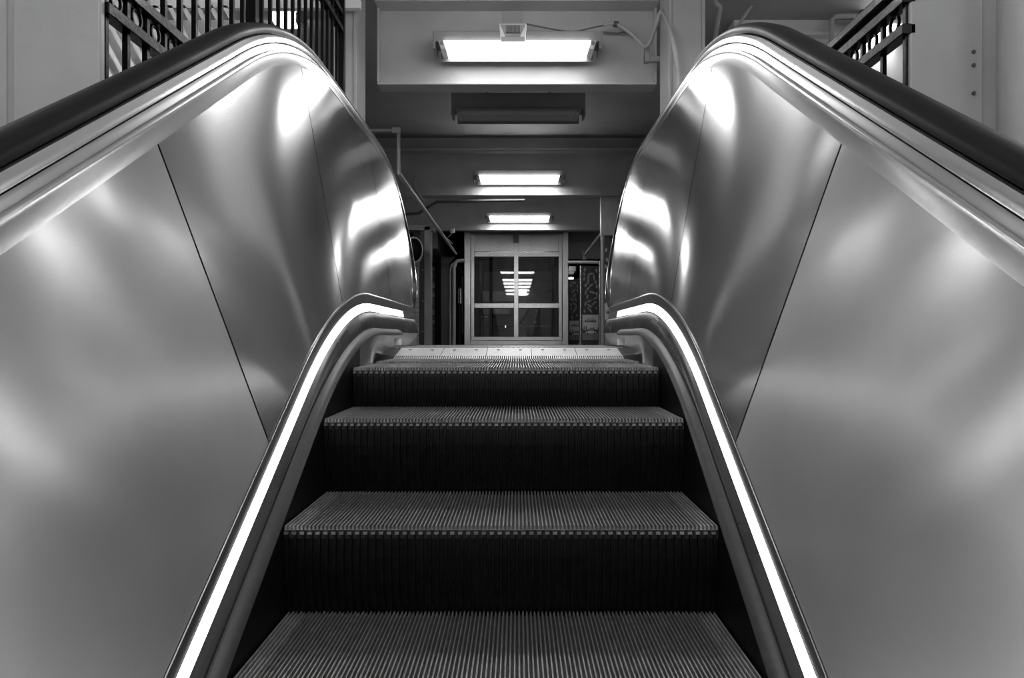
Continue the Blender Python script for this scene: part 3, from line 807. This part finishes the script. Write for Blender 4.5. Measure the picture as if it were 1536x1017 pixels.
# cab and shaft behind the glass
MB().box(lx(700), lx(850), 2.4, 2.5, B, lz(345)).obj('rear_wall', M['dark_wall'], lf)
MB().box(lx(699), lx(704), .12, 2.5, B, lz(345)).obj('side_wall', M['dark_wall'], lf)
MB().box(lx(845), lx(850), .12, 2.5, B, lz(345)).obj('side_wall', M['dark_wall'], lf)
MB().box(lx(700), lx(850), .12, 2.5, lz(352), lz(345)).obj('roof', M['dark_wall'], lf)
def inside(name, px0, px1, py0, py1, dy, mat, dep=.04):
    d = LD + dy
    return MB().box(ax(px0, d), ax(px1, d), dy, dy + dep, max(az(py1, d), B), az(py0, d)).obj(name, mat, lf)
inside('guide_rail', 719, 722, 392, 512, .5, M['pipe']); inside('guide_rail', 734, 739, 385, 512, .6, M['rubber'])
inside('guide_rail', 827, 831, 385, 512, .5, M['pipe'])
inside('valve', 816, 834, 399, 403, .45, M['pipe']); inside('valve', 818, 821, 396, 406, .44, M['pipe'])
inside('valve', 820, 834, 434, 437, .45, M['pipe'])
inside('handrail', 779, 829, 488, 490.5, 1.2, M['pipe']); inside('handrail', 725, 770, 489, 490.5, 1.2, M['dark_pipe'])
inside('reflection_patch', 724, 770, 437, 452, 2.3, M['pipe'], .05)  # blurred reflection in the glass, built as a pale slab
inside('reflection_patch', 724, 764, 463, 471, 2.3, M['pipe'], .05)
inside('lit_window', 778, 790, 433.5, 443.5, 2.3, M['bright'], .03)
inside('door_leaf', 778, 790, 444, 505, 2.3, M['poster_mid'], .03)
inside('notice', 778, 790, 497, 506, .3, M['white'], .01)
MB().box(lx(735), lx(815), .7, .9, lz(353) - .04, lz(353)).obj('added_cab_lamp', M['added_cab_light'], lf)  # unseen glowing box added to brighten the lift interior
inside('control_panel', 779, 790, 402.5, 407.5, .3, M['poster_mid'], .01)
d = LD + .8
MB().tube([(ax(780, d), .8, az(486, d)), (ax(794, d), .8, az(463, d))], .02, 8).obj('strut', M['rubber'], lf)
inside('lamp_spot', 757.5, 759, 488, 491.5, .9, M['bright'], .02)
inside('lamp_spot', 801.5, 804.5, 482, 485, .9, M['white'], .02)
inside('lamp_spot', 720, 724, 473, 476, .9, M['white'], .02); inside('lamp_spot', 727, 732, 474, 476, .9, M['white'], .02)

# ------------------------------------------------------------------ poster boards right of the lift
def leaf(mb, cx, cz, L, W, a, y):
    pts = []
    for k in range(5): pts.append((-L / 2 + L * k / 4, W / 2 * math.sin(math.pi * k / 4)))
    for k in range(3, 0, -1): pts.append((-L / 2 + L * k / 4, -W / 2 * math.sin(math.pi * k / 4)))
    ca, sa = math.cos(a), math.sin(a)
    mb.add([(cx + ca * p - sa * q, y, cz + sa * p + ca * q) for p, q in pts], [tuple(range(len(pts)))])
def board(px0, px1, py0, ypost, py1, d, label, scale, off=0, cut=1.0):
    u = d / F; x0, x1 = ax(px0, d), ax(px1, d)
    t = thing('poster_board', label, 'poster board', (x0, d, FARZ), group='poster boards')
    zt, zp, zb = az(py0, d) - FARZ, az(ypost, d) - FARZ, max(az(py1, d) - FARZ, .03)
    W = x1 - x0
    MB().box(0, W, 0, .05, 0, zt).obj('panel', M['leaf_ground'], t)
    mb = MB(); r = random.Random(int(d * 10))
    spots = []
    for k in range(600):                       # leaves scattered so that they hardly overlap
        cx = r.uniform(.03, W - .03); cz = r.uniform(zp + scale * .4, zt - scale * .4)
        if all((cx - a) ** 2 + (cz - b_) ** 2 > (scale * .48) ** 2 for a, b_ in spots):
            spots.append((cx, cz))
            L = min(scale * r.uniform(.7, 1.0), W * .55)
            edge = min(cx, W - cx) < L * .45
            leaf(mb, cx, cz, L * (.6 if edge else 1), L * .30, math.pi / 2 + r.uniform(-.3, .3) if edge else r.uniform(0, math.pi), -.003 - .0002 * (k % 9))
    tag(mb.obj('leaf_pattern', M['leaf_print'], t), kind='stuff')
    ps = MB().box(0.0, W, -.012, 0, zb, zp).obj('poster', M['poster_white'], t)
    h = zp - zb
    PW = W / cut                                # full poster width (part may lie outside this board)
    def pr(name, fx0, fx1, fz0, fz1, mat, yy=-.0135):
        a, b_ = max(fx0 * PW - off * PW, 0), min(fx1 * PW - off * PW, W)
        if b_ > a: MB().box(a, b_, yy, -.0121, zb + fz0 * h, zb + fz1 * h).obj(name, mat, ps)
    # illegible print: a short line over a heavier line
    for k in range(4): pr('print', .34 + k * .075, .395 + k * .075, .845, .87, M['poster_mid'])
    for k in range(7): pr('print', .15 + k * .1, .23 + k * .1, .70, .78, M['poster_dark'])
    for k in range(5): pr('print', .22 + k * .11, .31 + k * .11, .80, .825, M['poster_mid'])
    # skyline, car and road
    pr('skyline', 0, 1, .0, .36, M['poster_mid'])
    for fx, fw, ft in ((.0, .06, .46), (.08, .05, .54), (.2, .06, .55), (.3, .08, .43), (.4, .05, .46), (.48, .05, .49), (.56, .05, .47), (.64, .06, .5), (.72, .07, .44), (.82, .08, .42), (.93, .07, .5)):
        pr('skyline', fx, fx + fw, .28, ft, M['poster_dark'], -.014)
    pr('skyline', 0, 1, .28, .38, M['poster_dark'], -.0138)
    pr('car_print', .2, .85, .26, .33, M['poster_white'], -.016)
    pr('car_print', .34, .7, .32, .37, M['poster_white'], -.016)
    for fx in (.28, .7): pr('car_print', fx, fx + .08, .235, .285, M['rubber'], -.0165)
    return t
board(873.5, 898, 399, 472, 510, 14.6, 'leaf patterned board with the widest white car poster, between two chrome posts', .16)
board(854, 868.5, 418, 481, 510, 16.2, 'narrow dark leaf board with poster right beside the lift', .16, 0, .75)
board(905.5, 930, 356, 455, 508, 11.6, 'tall leaf board with poster partly hidden by the right newel', .20)
def post(px, d, r, py, label, mat=M['chrome']):
    t = thing('chrome_post', label, 'post', (ax(px, d), d, FARZ), group='chrome posts')
    MB().tube([(0, 0, 0), (0, 0, az(py, d) - FARZ)], r, 14).obj('shaft', mat, t)
    MB().tube([(0, 0, 0), (0, 0, .04)], r * 1.6, 14).obj('foot', mat, t)
    return t
post(870.8, 14.4, .028, 399, 'chrome post between the narrow and the wide leaf boards')
post(899.5, 14.3, .026, 392, 'thin chrome post at the outer edge of the wide leaf board')
post(904, 11.5, .030, 354, 'tall pale post in front of the tallest leaf board', M['pipe'])
cpz = az(354, 11.5)
tag(MB().box(ax(901, 11.5), ax(935, 11.5), 11.45, 11.6, cpz - .0, GZ + .05).obj('post_head', M['pipe'], None, bevel=.01), 'grey bracket block over the tall pale post', 'bracket')
tag(MB().tube([Vector((CAMX + 1.36, 12.2, CZ + 1.68)), Vector((CAMX + 1.36, 15.9, CZ + 1.66))], .024, 8).obj('ceiling_pipe', M['pipe'], None), 'sloping grey pipe above the leaf boards', 'pipe')
tag(MB().box(ax(873, 15.7), ax(878, 15.7), 15.6, 15.75, az(390, 15.7), az(378, 15.7)).obj('pipe_clamp', M['pipe'], None), 'small clamp at the far end of the pipe above the leaf boards', 'clamp')
tag(MB().tube([at(850, 393, 15.5), at(899, 393.5, 14.3)], .03, 10).obj('cross_pipe', M['pipe'], None), 'level grey pipe across the tops of the leaf boards', 'pipe')
struct(MB().box(ax(850, 16.6), 2.05, 16.6, 16.8, az(388, 16.6), CEIL), 'trim_3', M['wall'], 'grey bulkhead above the leaf boards right of the lift', 'trim')
tag(MB().box(ax(853.5, 15.4), ax(864, 15.4), 15.35, 16.2, az(407, 15.4), az(399.5, 15.4)).obj('pale_box', M['white'], None, bevel=.01), 'pale box under the level pipe beside the lift', 'box')
tl_ = thing('small_lamp', 'tiny glowing lamp bar hanging under the pale box', 'lamp', (ax(856.5, 15.9), 15.9, az(417.5, 15.9)))
MB().box(-.05, .05, -.03, .03, -.018, .018).obj('lens', M['bright'], tl_)
MB().tube([(0, 0, .01), (0, 0, az(406, 15.9) - az(417.5, 15.9))], .008, 6).obj('stem', M['pipe'], tl_)
